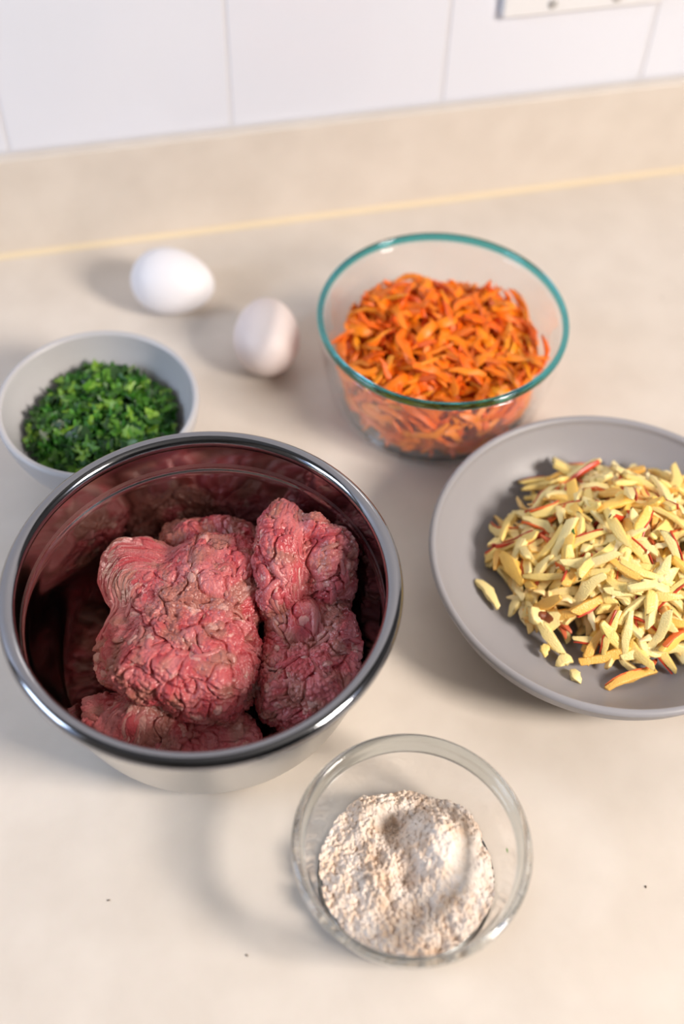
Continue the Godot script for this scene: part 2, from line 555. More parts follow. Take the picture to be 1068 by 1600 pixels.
func build_flour_bowl() -> void:
	var t := thing("prep_bowl", "small clear glass prep bowl holding the heap of flour", "bowl", FLOUR)
	t.scale = Vector3.ONE * 1.012
	var wall := smooth([Vector2(0.0422, 0.0056), Vector2(0.0452, 0.0115), Vector2(0.0488, 0.0235), Vector2(0.0510, 0.0360), Vector2(0.0512, 0.0372)], 6)
	wall.append_array(smooth(down(cup_in.slice(2)), 6))
	part("wall", lathe(wall, 128, true), M["clear glass"], t)
	var low := smooth([Vector2(0, 0.0008), Vector2(0.030, 0.0006), Vector2(0.033, 0.0), Vector2(0.036, 0.0006), Vector2(0.0412, 0.0042), Vector2(0.0421, 0.0055)], 6)
	low.append_array(smooth([Vector2(0.0369, 0.0064), Vector2(0.030, 0.0038), Vector2(0.0, 0.0035)], 6))
	part("base", lathe(low, 128), M["solid clear glass"], t)
	var pr := PackedVector2Array([Vector2(0.0486, 0.0374), Vector2(0.0510, 0.0374), Vector2(0.0518, 0.0405)])
	for q in arc(0.0520, 0.0452, 0.0022, -60, 170, 14): pr.append(q)
	pr.append_array(PackedVector2Array([Vector2(0.0497, 0.0442), Vector2(0.0494, 0.0425), Vector2(0.0486, 0.0410), Vector2(0.0482, 0.0395)]))
	part("rim", lathe(pr, 128, true), M["solid clear glass"], t)

func build_parsley_bowl() -> void:
	var t := thing("stoneware_bowl", "small pale grey stoneware bowl holding the chopped green parsley", "bowl", PARSLEY)
	t.scale = Vector3.ONE * 1.03
	var o := [Vector2(0, 0.003), Vector2(0.024, 0.003), Vector2(0.0255, 0.0), Vector2(0.029, 0.0), Vector2(0.0305, 0.004), Vector2(0.0415, 0.0145), Vector2(0.050, 0.0285), Vector2(0.0551, 0.0425), Vector2(0.0570, 0.0525)]
	var pr := smooth(o, 5)
	for q in arc(0.0550, 0.0526, 0.0021, 10, 170, 8): pr.append(q)
	pr.append_array(smooth(down(bowl_in), 6))
	part("body", lathe(pr, 112), M["white stoneware"], t)

func build_plate() -> void:
	var t := thing("shallow_bowl", "wide shallow matte grey stoneware bowl holding the grated apple", "bowl", PLATE)
	t.scale = Vector3.ONE * 1.004
	var o := [Vector2(0, 0.003), Vector2(0.050, 0.003), Vector2(0.052, 0.0), Vector2(0.056, 0.0), Vector2(0.058, 0.003), Vector2(0.070, 0.0065), Vector2(0.0835, 0.0125), Vector2(0.0935, 0.0235), Vector2(0.0998, 0.0385)]
	var pr := smooth(o, 5)
	for q in arc(0.0980, 0.0393, 0.0023, -15, 170, 9): pr.append(q)
	pr.append_array(smooth(down(plate_in), 6))
	part("body", lathe(pr, 144), M["grey stoneware"], t)

func egg_mesh(length: float, width: float) -> ArrayMesh:
	var pr := PackedVector2Array()
	var n := 40
	for k in n + 1:
		var a := PI * k / n
		var y := -cos(a)
		pr.append(Vector2(maxf(width / 2.0 * sin(a) * (1.0 - 0.13 * y) * (1.0 - 0.02 * y * y), 0.0), length / 2.0 * y))
	pr[0].x = 0.0
	pr[n].x = 0.0
	return lathe(pr, 64)

func build_eggs() -> void:
	var e := part("egg", egg_mesh(0.057, 0.0445), M["egg shell"])
	tag(e, "white egg lying on its side nearest the beige upstand", "egg", "loose eggs on the counter")
	var axis := (RIGHT * 0.97 - AWAY * 0.12 + Vector3(0, -0.05, 0)).normalized()   # the slimmer end points right
	var z := axis.cross(Vector3.UP).normalized()
	e.transform = Transform3D(Basis(axis.cross(z) * -1.0, axis, z * -1.0).orthonormalized(), Vector3(0.0380, 0.0220, -0.6190))
	var e2 := part("egg", egg_mesh(0.058, 0.0428), M["cream egg shell"])
	tag(e2, "slightly pinkish off-white egg lying beside the glass bowl of carrot", "egg", "loose eggs on the counter")
	axis = (AWAY * 0.97 - RIGHT * 0.06 + Vector3(0, 0.04, 0)).normalized()
	z = axis.cross(Vector3.UP).normalized()
	e2.transform = Transform3D(Basis(axis.cross(z) * -1.0, axis, z * -1.0).orthonormalized(), Vector3(0.0905, 0.0212, -0.5560))

# ------------------------------------------------------------------ minced meat
func ell(p: Vector3, q: Array) -> float:               # rough distance to a rounded, turned ellipsoid: [centre, half sizes, power, turn about y, lean]
	var d: Vector3 = p - q[0]
	if q.size() > 3: d = d.rotated(Vector3.UP, q[3])
	if q.size() > 4: d = d.rotated(Vector3.RIGHT, q[4])
	var s: Vector3 = (d / q[1]).abs()
	var e: float = q[2]
	var k := pow(pow(s.x, e) + pow(s.y, e) + pow(s.z, e), 1.0 / e)
	return (k - 1.0) * minf(q[1].x, minf(q[1].y, q[1].z))

func field(p: Vector3, shapes: Array) -> float:
	var d := 1.0
	for q in shapes:
		var e := ell(p, q)
		var h := clampf(0.5 + 0.5 * (d - e) / 0.006, 0, 1)
		d = lerpf(d, e, h) - 0.006 * h * (1.0 - h)
	return d

func reach(from: Vector3, dir: Vector3, shapes: Array) -> float:
	var lo := 0.0
	var hi := 0.09
	for k in 36:                                        # the first way out
		var t := 0.09 * (k + 1) / 36.0
		if field(from + dir * t, shapes) > 0.0:
			hi = t
			lo = 0.09 * k / 36.0
			break
	for k in 7:
		var m := (lo + hi) / 2.0
		if field(from + dir * m, shapes) > 0.0: hi = m
		else: lo = m
	return (lo + hi) / 2.0

func cube_dir(face: int, u: float, v: float) -> Vector3:
	u = tan(u * PI / 4.0)
	v = tan(v * PI / 4.0)
	match face:
		0: return Vector3(1, u, v).normalized()
		1: return Vector3(-1, u, v).normalized()
		2: return Vector3(u, 1, v).normalized()
		3: return Vector3(u, -1, v).normalized()
		4: return Vector3(u, v, 1).normalized()
	return Vector3(u, v, -1).normalized()

var grain := FastNoiseLite.new()
var tint := FastNoiseLite.new()
var crack := FastNoiseLite.new()
var soft := FastNoiseLite.new()

func inside_steel(p: Vector3) -> Vector3:               # p is relative to the bowl, in right / up / away
	p.y = maxf(p.y, 0.0025)
	var rad := Vector2(p.x, p.z).length()
	var most := at_height(steel_in, p.y) - 0.0012
	if rad > most:
		p.x *= most / rad
		p.z *= most / rad
	return p

# which way the strands run, and how pressed flat the surface is there
func strand_flow(p: Vector3, bundles: Array, flow: Vector3) -> Array:
	var mm := p * 1000.0
	var dir := (flow + Vector3(soft.get_noise_3dv(mm * 0.7), soft.get_noise_3dv(mm * 0.7 + Vector3(90, 0, 0)), soft.get_noise_3dv(mm * 0.7 + Vector3(0, 70, 0))) * 1.5).normalized()
	var w := 0.0
	for b in bundles:
		var q := Geometry3D.get_closest_point_to_segment(p, b[0], b[1])
		var near := clampf(1.7 - p.distance_to(q) / b[2], 0, 1)
		if near > w:
			w = near
			dir = (b[1] - b[0]).normalized()
	return [dir, w]

# relief of the mince: rounded grains, drawn out into strands in the bundles
func relief(p: Vector3, bundles: Array, flow: Vector3, stretch: float) -> Array:
	var mm := p * 1000.0
	var wob := Vector3(soft.get_noise_3dv(mm), soft.get_noise_3dv(mm + Vector3(90, 0, 0)), soft.get_noise_3dv(mm + Vector3(0, 70, 0)))
	var fl := flow
	var w := 0.0
	for b in bundles:
		var q := Geometry3D.get_closest_point_to_segment(p, b[0], b[1])
		var near := clampf(1.7 - p.distance_to(q) / b[2], 0, 1)
		if near > w:
			w = near
			fl = (b[1] - b[0]).normalized()
	var k := stretch if w < 0.5 else 0.12
	var q2 := mm + wob * 2.2
	q2 -= fl * q2.dot(fl) * (1.0 - k)
	var d := grain.get_noise_3dv(q2) + 1.0
	var d2 := grain.get_noise_3dv(mm * 1.75 + wob * 2.0 + Vector3(500, 0, 0)) + 1.0
	var up := 0.00135 * (1.0 - 1.5 * d * d) + 0.0011 * (1.0 - 1.5 * d2 * d2) * (1.0 - w)
	var cr := crack.get_noise_3dv(mm + wob * 5.0) + 1.0
	up -= 0.0026 * clampf(1.0 - cr / 0.12, 0, 1) * (1.0 - w)
	up += 0.0022 * wob.x
	return [up, tint.get_noise_3dv(q2), wob]

func meat_color(cell: float, wob: Vector3, pale: float) -> Color:
	var red := Color(0.46, 0.066, 0.075)
	var pink := Color(0.57, 0.165, 0.168)
	var brown := Color(0.36, 0.14, 0.105)
	var c := red.lerp(pink, clampf(0.45 + cell * 0.4 + wob.y * 0.7, 0, 1))
	c = c.lerp(brown, clampf(wob.z * 1.5 - 0.05 + pale, 0, 0.8))
	if cell > 0.86: c = c.lerp(Color(0.66, 0.36, 0.31), 0.6)
	return c

# shapes: ellipsoids joined; pressed: [[centre, reach], ...] where the mince has been flattened and has browned
func lump(label: String, centre: Vector3, shapes: Array, bundles: Array, flow: Vector3, stretch: float, pale: float, strands: int, res: int, seed_: int, pressed: Array = []) -> void:
	var t := thing("ground_meat", label, "ground meat", here(STEEL, centre.x, centre.y, centre.z), "lumps of minced meat in the steel bowl")
	t.basis = Basis(RIGHT, Vector3.UP, AWAY * -1.0)     # local x right, y up, -z away
	var b := Build.new()
	const CO := 22
	for face in 6:
		var coarse := PackedFloat32Array()
		for i in CO + 1:
			for j in CO + 1:
				coarse.append(reach(centre, cube_dir(face, i * 2.0 / CO - 1.0, j * 2.0 / CO - 1.0), shapes))
		var n := res if face != 3 else res / 3
		var w := n + 3
		var pos := PackedVector3Array()
		var col := PackedColorArray()
		for i in w:
			for j in w:
				var u := (i - 1.0) / n * 2.0 - 1.0
				var v := (j - 1.0) / n * 2.0 - 1.0
				var gx := clampf((u + 1.0) / 2.0 * CO, 0, CO - 0.001)
				var gy := clampf((v + 1.0) / 2.0 * CO, 0, CO - 0.001)
				var ix := int(gx)
				var iy := int(gy)
				var r := lerpf(lerpf(coarse[ix * (CO + 1) + iy], coarse[ix * (CO + 1) + iy + 1], gy - iy), lerpf(coarse[(ix + 1) * (CO + 1) + iy], coarse[(ix + 1) * (CO + 1) + iy + 1], gy - iy), gx - ix)
				var dir := cube_dir(face, u, v)
				var at := centre + dir * r
				var rl := relief(at, bundles, flow, stretch)
				var brown := pale
				for z in pressed: brown += 0.6 * clampf(1.3 - at.distance_to(z[0]) / z[1], 0, 1)
				at = inside_steel(at + dir * rl[0])
				pos.append(Vector3(at.x - centre.x, at.y - centre.y, centre.z - at.z))
				col.append(meat_color(rl[1], rl[2], brown))
		var first := b.p.size()
		for i in n + 1:
			for j in n + 1:
				var at := (i + 1) * w + j + 1
				var nor := (pos[at + w] - pos[at - w]).cross(pos[at + 1] - pos[at - 1]).normalized()
				var dir := cube_dir(face, i * 2.0 / n - 1.0, j * 2.0 / n - 1.0)
				if nor.dot(Vector3(dir.x, dir.y, -dir.z)) < 0.0: nor = -nor
				b.v(pos[at], nor)
				b.c.append(col[at])
		for i in n:
			for j in n:
				var a := first + i * (n + 1) + j
				b.quad(a, a + n + 1, a + n + 2, a + 1)
	part("mass", b.mesh(), M["meat"], t)
	# short strands and grains of mince pressed into the lump
	var r := RandomNumberGenerator.new()
	r.seed = seed_
	for s in strands:
		var dir := Vector3(r.randf_range(-1, 1), r.randf_range(-0.15, 1.0), r.randf_range(-1, 0.8)).normalized()
		if bundles and r.randf() < 0.3:
			dir = (bundles[0][0].lerp(bundles[0][1], r.randf_range(-0.1, 1.1)) + Vector3(r.randf_range(-1, 1), r.randf_range(-1, 1), r.randf_range(-1, 1)) * bundles[0][2] - centre).normalized()
		var mid := reach(centre, dir, shapes)
		var spot := centre + dir * mid
		var fl := strand_flow(spot, bundles, flow)
		var side: Vector3 = dir.cross(fl[0] + Vector3(r.randf_range(-0.3, 0.3), r.randf_range(-0.3, 0.3), r.randf_range(-0.3, 0.3)) * (1.0 - fl[1])).cross(dir).normalized()
		var flat := 0.0
		for z in pressed: flat = maxf(flat, clampf(1.4 - spot.distance_to(z[0]) / z[1], 0, 1))
		var n := 8
		var grainy: bool = r.randf() < 0.75 and fl[1] < 0.4
		var length := r.randf_range(0.0030, 0.0055) if grainy else r.randf_range(0.008, 0.018)
		if fl[1] > 0.4: length = r.randf_range(0.014, 0.026)
		var wide := r.randf_range(0.0012, 0.0021) * (1.0 if fl[1] < 0.4 else 0.62)
		var curl: float = r.randf_range(-1.6, 1.6) * (1.0 - fl[1])
		var sink := r.randf_range(-0.0008, 0.0007) - 0.0007 * flat
		var pts := []
		var ups := []
		var ws := []
		var ts := []
		for k in n:
			var u := (float(k) / (n - 1) - 0.5)
			var d: Vector3 = (dir * mid + side * (u * length) + side.cross(dir) * curl * length * u * u).normalized()
			var at := inside_steel(centre + d * (reach(centre, d, shapes) + sink + 0.0022 * soft.get_noise_3dv((centre + d * mid) * 1000.0) - 0.0010 * u * u * 4.0))
			pts.append(Vector3(at.x - centre.x, at.y - centre.y, centre.z - at.z))
			ups.append(Vector3(d.x, d.y, -d.z))
			var f := sqrt(maxf(1.0 - pow(absf(u * 2.0), 4.0), 0.10)) * r.randf_range(0.84, 1.16)
			ws.append(wide * f * (1.0 + 0.1 * flat))
			ts.append(wide * (0.85 - 0.3 * flat) * f)
		var m := sweep(pts, ups, ws, ts, 10)
		var arrays := m.surface_get_arrays(0)
		var cc := PackedColorArray()
		cc.resize(arrays[Mesh.ARRAY_VERTEX].size())
		var mm := spot * 1000.0
		cc.fill(meat_color(r.randf_range(-1, 0.92), Vector3(0, soft.get_noise_3dv(mm + Vector3(90, 0, 0)), soft.get_noise_3dv(mm + Vector3(0, 70, 0))), pale + 0.6 * flat))
		arrays[Mesh.ARRAY_COLOR] = cc
		var am := ArrayMesh.new()
		am.add_surface_from_arrays(Mesh.PRIMITIVE_TRIANGLES, arrays)
		part("strand", am, M["meat"], t)

func build_meat() -> void:
	for n in [grain, tint, crack]:
		n.noise_type = FastNoiseLite.TYPE_CELLULAR
		n.fractal_type = FastNoiseLite.FRACTAL_NONE
		n.cellular_distance_function = FastNoiseLite.DISTANCE_EUCLIDEAN
		n.cellular_jitter = 1.0
		n.seed = 5
		n.frequency = 1.0 / 3.4
	grain.cellular_return_type = FastNoiseLite.RETURN_DISTANCE
	tint.cellular_return_type = FastNoiseLite.RETURN_CELL_VALUE
	crack.cellular_return_type = FastNoiseLite.RETURN_DISTANCE2_SUB
	crack.frequency = 1.0 / 15.0
	soft.noise_type = FastNoiseLite.TYPE_SIMPLEX_SMOOTH
	soft.frequency = 1.0 / 16.0
	soft.fractal_type = FastNoiseLite.FRACTAL_NONE
	# shapes: [centre, half sizes, power, turn]; x right, y up, z away, from the bowl's centre
	lump("largest lump of raw minced meat, a tall pink block left of the bowl's middle", Vector3(-0.013, 0.034, 0.006), [
		[Vector3(-0.010, 0.030, 0.002), Vector3(0.034, 0.031, 0.042), 2.7, 0.25],
		[Vector3(-0.040, 0.042, 0.034), Vector3(0.020, 0.016, 0.021), 2.3],
		[Vector3(0.002, 0.046, 0.030), Vector3(0.027, 0.019, 0.026), 2.2, 0.5],
		[Vector3(-0.018, 0.044, -0.026), Vector3(0.030, 0.017, 0.017), 2.2, -0.25],
		[Vector3(0.006, 0.036, -0.026), Vector3(0.016, 0.022, 0.019), 2.2],
		[Vector3(-0.042, 0.028, -0.004), Vector3(0.015, 0.020, 0.020), 2.2],
	], [[Vector3(-0.032, 0.060, 0.052), Vector3(-0.056, 0.036, 0.014), 0.013]], Vector3(0.95, 0.1, -0.35).normalized(), 0.7, 0.05, 290, 165, 11, [[Vector3(-0.012, 0.062, 0.004), 0.022], [Vector3(-0.006, 0.064, 0.038), 0.012]])
	lump("low skirt of raw mince strands at the front of the steel bowl", Vector3(-0.018, 0.014, -0.044), [
		[Vector3(-0.018, 0.013, -0.046), Vector3(0.040, 0.015, 0.018), 2.3],
		[Vector3(-0.048, 0.012, -0.038), Vector3(0.019, 0.012, 0.016), 2.2],
		[Vector3(0.006, 0.017, -0.046), Vector3(0.022, 0.013, 0.015), 2.2],
		[Vector3(-0.030, 0.024, -0.040), Vector3(0.016, 0.014, 0.013), 2.2],
	], [[Vector3(-0.030, 0.036, -0.036), Vector3(-0.040, 0.008, -0.056), 0.011]], Vector3(0.25, 0.5, -0.8).normalized(), 0.4, -0.1, 160, 110, 12)
	lump("brownish flat piece of raw minced meat lying behind the largest lump", Vector3(-0.002, 0.022, 0.058), [
		[Vector3(-0.004, 0.024, 0.060), Vector3(0.032, 0.028, 0.017), 2.4],
		[Vector3(0.014, 0.024, 0.054), Vector3(0.020, 0.022, 0.016), 2.3],
	], [], Vector3(1, 0, 0), 0.85, 0.62, 100, 90, 13)
	lump("upright crumbly lump of raw mince with a strand column at the bowl's back right", Vector3(0.044, 0.040, 0.042), [
		[Vector3(0.035, 0.050, 0.040), Vector3(0.0140, 0.026, 0.032), 2.5, 0.0, 0.3],
		[Vector3(0.060, 0.043, 0.038), Vector3(0.016, 0.029, 0.022), 2.2],
		[Vector3(0.046, 0.02, 0.040), Vector3(0.026, 0.02, 0.028), 2.3],
		[Vector3(0.053, 0.068, 0.050), Vector3(0.006, 0.011, 0.006), 2.1],
		[Vector3(0.064, 0.062, 0.040), Vector3(0.009, 0.012, 0.010), 2.1],
	], [[Vector3(0.038, 0.078, 0.066), Vector3(0.041, 0.056, 0.012), 0.0066]], Vector3(0.2, 0.3, 0.9).normalized(), 0.9, -0.12, 230, 135, 14)
	lump("raw minced meat slab with a flat grainy face at the bowl's right front", Vector3(0.052, 0.026, -0.006), [
		[Vector3(0.056, 0.022, -0.011), Vector3(0.022, 0.024, 0.029), 2.7, -0.35],
		[Vector3(0.047, 0.037, 0.011), Vector3(0.018, 0.017, 0.015), 2.2],
		[Vector3(0.064, 0.034, 0.006), Vector3(0.013, 0.016, 0.014), 2.2],
		[Vector3(0.036, 0.026, -0.016), Vector3(0.009, 0.018, 0.022), 2.3],
	], [], Vector3(0.4, 0.3, -0.85).normalized(), 0.85, 0.05, 230, 130, 15, [[Vector3(0.060, 0.040, -0.016), 0.018]])

# ------------------------------------------------------------------ flour
func build_flour() -> void:
	var clump := FastNoiseLite.new()
	clump.noise_type = FastNoiseLite.TYPE_CELLULAR
	clump.fractal_type = FastNoiseLite.FRACTAL_NONE
	clump.cellular_return_type = FastNoiseLite.RETURN_DISTANCE
	clump.frequency = 1.0 / 3.4
	var fine := FastNoiseLite.new()
	fine.noise_type = FastNoiseLite.TYPE_SIMPLEX_SMOOTH
	fine.frequency = 1.0 / 3.0
	fine.fractal_octaves = 4
	var wide := FastNoiseLite.new()
	wide.noise_type = FastNoiseLite.TYPE_SIMPLEX_SMOOTH
	wide.frequency = 1.0 / 15.0
	wide.fractal_octaves = 2
	var rings := 190
	var segs := 460
	var b := Build.new()
	var pos := PackedVector3Array()
	var keep := PackedByteArray()
	for i in rings + 1:
		for j in segs:
			var a := TAU * j / segs
			var rad := 0.0475 * i / rings
			var x := rad * cos(a)                        # right
			var f := rad * sin(a)                        # away
			var q := Vector2(x, f)
			var ms := clampf(1.3 - q.distance_to(Vector2(0.026, 0.000)) / 0.014, 0, 1)      # smooth flank of the mound
			var h := 0.0135 - 0.10 * maxf(rad - 0.032, 0.0)
			h += 0.0165 * exp(-pow(q.distance_to(Vector2(0.015, 0.010)) / 0.0165, 2.0))
			h += 0.0060 * exp(-pow(q.distance_to(Vector2(0.012, 0.016)) / 0.006, 2.0))
			h += 0.0060 * exp(-pow(q.distance_to(Vector2(0.020, -0.008)) / 0.014, 2.0))
			h += 0.0050 * exp(-pow(q.distance_to(Vector2(-0.012, -0.008)) / 0.016, 2.0))
			h += 0.0045 * exp(-pow(q.distance_to(Vector2(-0.016, 0.026)) / 0.012, 2.0))
			h -= 0.0105 * exp(-pow(q.distance_to(Vector2(-0.006, 0.020)) / 0.0070, 2.0))
			h -= 0.0060 * exp(-pow(q.distance_to(Vector2(0.0, -0.004)) / 0.006, 2.0))
			h -= 0.020 * clampf((x * 0.85 + f * 0.30 - 0.0345) / 0.012, 0, 1)               # bare glass at the right
			h -= 0.020 * clampf((f - 0.0375 + 0.002 * sin(a * 7.0)) / 0.008, 0, 1)
			var mm := q * 1000.0
			var warp := Vector2(fine.get_noise_2dv(mm * 0.4), fine.get_noise_2dv(mm * 0.4 + Vector2(50, 9))) * 1.5
			var d1 := clump.get_noise_2dv(mm * 0.5 + warp) + 1.0
			var d2 := clump.get_noise_2dv(mm * 1.35 + warp * 1.5 + Vector2(300, 0)) + 1.0
			var rough := lerpf(1.0, 0.35, ms)
			var d3 := clump.get_noise_2dv(mm * 3.0 + warp * 2.0 + Vector2(0, 700)) + 1.0
			h += rough * (0.0030 * (0.45 - d1 * d1) + 0.0017 * (0.5 - d2 * d2) + 0.0009 * (0.5 - d3 * d3)) + 0.0024 * wide.get_noise_2dv(mm) + rough * 0.0016 * fine.get_noise_2dv(mm)
			var low := floor_at(cup_in, rad) + 0.0003
			keep.append(1 if h > low and rad < at_height(cup_in, h) - 0.0004 else 0)
			var y := maxf(h, low)
			if rad > at_height(cup_in, y) - 0.0003:
				x *= (at_height(cup_in, y) - 0.0003) / rad
				f *= (at_height(cup_in, y) - 0.0003) / rad
			pos.append(Vector3(x, y, -f))
			var shade := clampf(0.5 + wide.get_noise_2dv(mm + Vector2(400, 100)) * 0.7 + 0.5 * fine.get_noise_2dv(mm * 0.7) - 0.6 * ms, 0, 1)
			b.c.append(Color(0.86, 0.77, 0.70).lerp(Color(0.74, 0.57, 0.44), shade))
	for i in rings + 1:
		for j in segs:
			var r0 := pos[maxi(i - 1, 0) * segs + j]
			var r1 := pos[mini(i + 1, rings) * segs + j]
			var a0 := pos[i * segs + (j + segs - 1) % segs]
			var a1 := pos[i * segs + (j + 1) % segs]
			var nor := (r1 - r0).cross(a1 - a0).normalized()
			if nor.y < 0.0: nor = -nor
			if i == 0: nor = Vector3.UP
			b.v(pos[i * segs + j], nor)
	for i in rings:
		for j in segs:
			var j2 := (j + 1) % segs
			var ids := [i * segs + j, (i + 1) * segs + j, (i + 1) * segs + j2, i * segs + j2]
			if keep[ids[0]] + keep[ids[1]] + keep[ids[2]] + keep[ids[3]] == 0: continue
			b.quad(ids[0], ids[1], ids[2], ids[3])
	# underside against the glass
	var first := b.p.size()
	for i in rings + 1:
		for j in segs:
			var q := pos[i * segs + j]
			var low := floor_at(cup_in, Vector2(q.x, q.z).length()) + 0.0002
			b.v(Vector3(q.x, minf(low, q.y - 0.0001), q.z), Vector3.DOWN)
			b.c.append(Color(0.78, 0.64, 0.54))
	for i in rings:
		for j in segs:
			var j2 := (j + 1) % segs
			var ids := [i * segs + j, (i + 1) * segs + j, (i + 1) * segs + j2, i * segs + j2]
			if keep[ids[0]] + keep[ids[1]] + keep[ids[2]] + keep[ids[3]] == 0: continue
			b.quad(first + ids[0], first + ids[1], first + ids[2], first + ids[3])
	var o := part("flour", b.mesh(), M["flour"])
	o.transform = Transform3D(Basis(RIGHT, Vector3.UP, AWAY * -1.0), FLOUR)
	tag(o, "lumpy heap of cream coloured flour in the small glass bowl", "flour", "", "stuff")

# ------------------------------------------------------------------ heaps
func stuff(called: String, label: String, category: String, meshes: ArrayMesh, m: Material, where: Array, colors: Array) -> void:
	var mm := MultiMesh.new()
	mm.transform_format = MultiMesh.TRANSFORM_3D
	mm.use_colors = true
	mm.mesh = meshes
	mm.instance_count = where.size()
	for k in where.size():
		mm.set_instance_transform(k, where[k])
		mm.set_instance_color(k, colors[k])
	var o := MultiMeshInstance3D.new()
	o.name = numbered(called)
	o.multimesh = mm
	o.material_override = m
	add_child(o, true)
	tag(o, label, category, "", "stuff")

func heap_normal(h: Callable, r: float, f: float) -> Vector3:
	var e := 0.004
	return (Vector3.UP - RIGHT * (h.call(r + e, f) - h.call(r - e, f)) / (2 * e) - AWAY * (h.call(r, f + e) - h.call(r, f - e)) / (2 * e)).normalized()

func carrot_top(r: float, f: float) -> float:
	var d := Vector2(r, f).length()
	var h := 0.055 - 0.006 * pow(d / 0.062, 4.0)
	h += 0.012 * exp(-pow(Vector2(r + 0.018, f - 0.020).length() / 0.024, 2.0))
	h += 0.006 * exp(-pow(Vector2(r - 0.034, f - 0.030).length() / 0.02, 2.0))
	h += 0.003 * sin(r * 260.0 + 1.0) * sin(f * 230.0)
	h -= 0.012 * clampf((f - 0.034) / 0.025, 0, 1) + 0.008 * clampf((-f - 0.03) / 0.03, 0, 1)
	return h

func fits(at: Vector3, dir: Vector3, half: float, base: Vector3, prof: Array, gap: float) -> bool:
	for s in [-1.0, 0.0, 1.0]:
		var q: Vector3 = at + dir * half * s - base
		if q.y < prof[0].y + gap: return false
		if Vector2(q.x, q.z).length() > at_height(prof, q.y) - gap: return false
	return true

func zone(r: float, f: float, edge: float) -> int:
	if Vector2(r, f).length() < edge: return 0
	if absf(r) > absf(f): return 1 if r < 0.0 else 2
	return 3 if f > 0.0 else 4

func build_carrots() -> void:
	var kinds := []
	for k in 10:
		kinds.append([shred(rng.randf_range(0.018, 0.034), rng.randf_range(0.0034, 0.0064), rng.randf_range(0.0015, 0.0023), rng.randf_range(-0.007, 0.008), rng.randf_range(-0.006, 0.006), rng.randf_range(-0.9, 0.9), rng.randf_range(0.25, 0.8), 7, Vector2.ZERO, true, rng.randf_range(-1.0, 1.0)), 0.013])
	var tones := ["deep orange", "bright orange", "light orange"]
	var made := 0
	var tries := 0
	while made < 300 and tries < 20000:
		tries += 1
		var r := rng.randf_range(-0.067, 0.067)
		var f := rng.randf_range(-0.067, 0.067)
		if Vector2(r, f).length() > 0.067: continue
		var n := heap_normal(carrot_top, r, f)
		n = (n + Vector3(rng.randf_range(-0.5, 0.5), rng.randf_range(-0.1, 0.1), rng.randf_range(-0.5, 0.5))).normalized()
		var bs := basis_on(n, rng.randf_range(0, TAU))
		var at := here(CARROT, r, carrot_top(r, f) - rng.randf_range(-0.0035, 0.006), f)
		var k := rng.randi_range(0, 9)
		if not fits(at, bs.x, kinds[k][1], CARROT, glass_in, 0.0026): continue
		var c: int = [0, 0, 1, 1, 2, 3][rng.randi_range(0, 5)]
		var tone: String = tones[0] if c == 2 else tones[2] if c == 3 else tones[1]
		var place: String = ["on the crown of the heap in the glass bowl", "at the left of the glass bowl near its side", "at the right of the glass bowl near its side", "at the back of the heap in the glass bowl", "at the front of the heap behind the teal rim"][zone(r, f, 0.036)]
		var o := part("carrot_shred", kinds[k][0], M["carrot %d" % c])
		o.transform = Transform3D(bs, at)
		tag(o, tone + " grated carrot shred " + place, "carrot shred", tone + " carrot shreds " + place)
		made += 1
	var where := []
	var colors := []
	tries = 0
	while where.size() < 1500 and tries < 60000:
		tries += 1
		var r := rng.randf_range(-0.068, 0.068)
		var f := rng.randf_range(-0.068, 0.068)
		var y := rng.randf_range(0.007, 0.060) if where.size() < 1000 else rng.randf_range(0.0052, 0.020)
		if y > carrot_top(r, f) - 0.004: continue
		var d := Vector2(r, f).length()
		if d < 0.030 and y < 0.035 and y > 0.010: continue              # never seen: the middle of the heap
		var n := Vector3(rng.randf_range(-1, 1), rng.randf_range(0.2, 1), rng.randf_range(-1, 1)).normalized()
		if d > 0.048: n = (RIGHT * r + AWAY * f).normalized() + n * 0.5   # lies along the glass
		if y < 0.012: n = Vector3.UP + n * 0.25
		var bs := basis_on(n.normalized(), rng.randf_range(0, TAU))
		var at := here(CARROT, r, y, f)
		if not fits(at, bs.x, 0.012, CARROT, glass_in, 0.0016): continue
		where.append(Transform3D(bs, at))
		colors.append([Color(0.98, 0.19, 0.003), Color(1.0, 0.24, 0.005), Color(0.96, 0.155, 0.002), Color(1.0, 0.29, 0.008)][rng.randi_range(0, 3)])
	stuff("grated_carrot", "packed orange grated carrot below the loose shreds in the glass bowl", "carrot", shred(0.026, 0.0052, 0.0020, 0.004, 0.003, 0.6, 0.5, 6, Vector2.ZERO, true, 0.6), M["carrot mass"], where, colors)

func apple_top(r: float, f: float) -> float:
	var q := Vector2((r - 0.016) / 0.086, (f - 0.012) / (0.080 if f > 0.012 else 0.070))
	var d := q.length()
	return 0.008 + 0.040 * maxf(0.0, 1.0 - pow(d, 2.2)) + 0.006 * exp(-pow(Vector2(r - 0.02, f - 0.02).length() / 0.03, 2.0))

func apple_piece(mesh: ArrayMesh, peel: ArrayMesh, flesh: int, label: String, group: String, xf: Transform3D, skin := "apple skin") -> Node3D:
	var o := thing("apple_shred", label, "apple shred", Vector3.ZERO, group)
	part("flesh", mesh, M["apple flesh %d" % flesh], o)
	if peel: part("peel", peel, M[skin], o)
	o.transform = xf
	return o

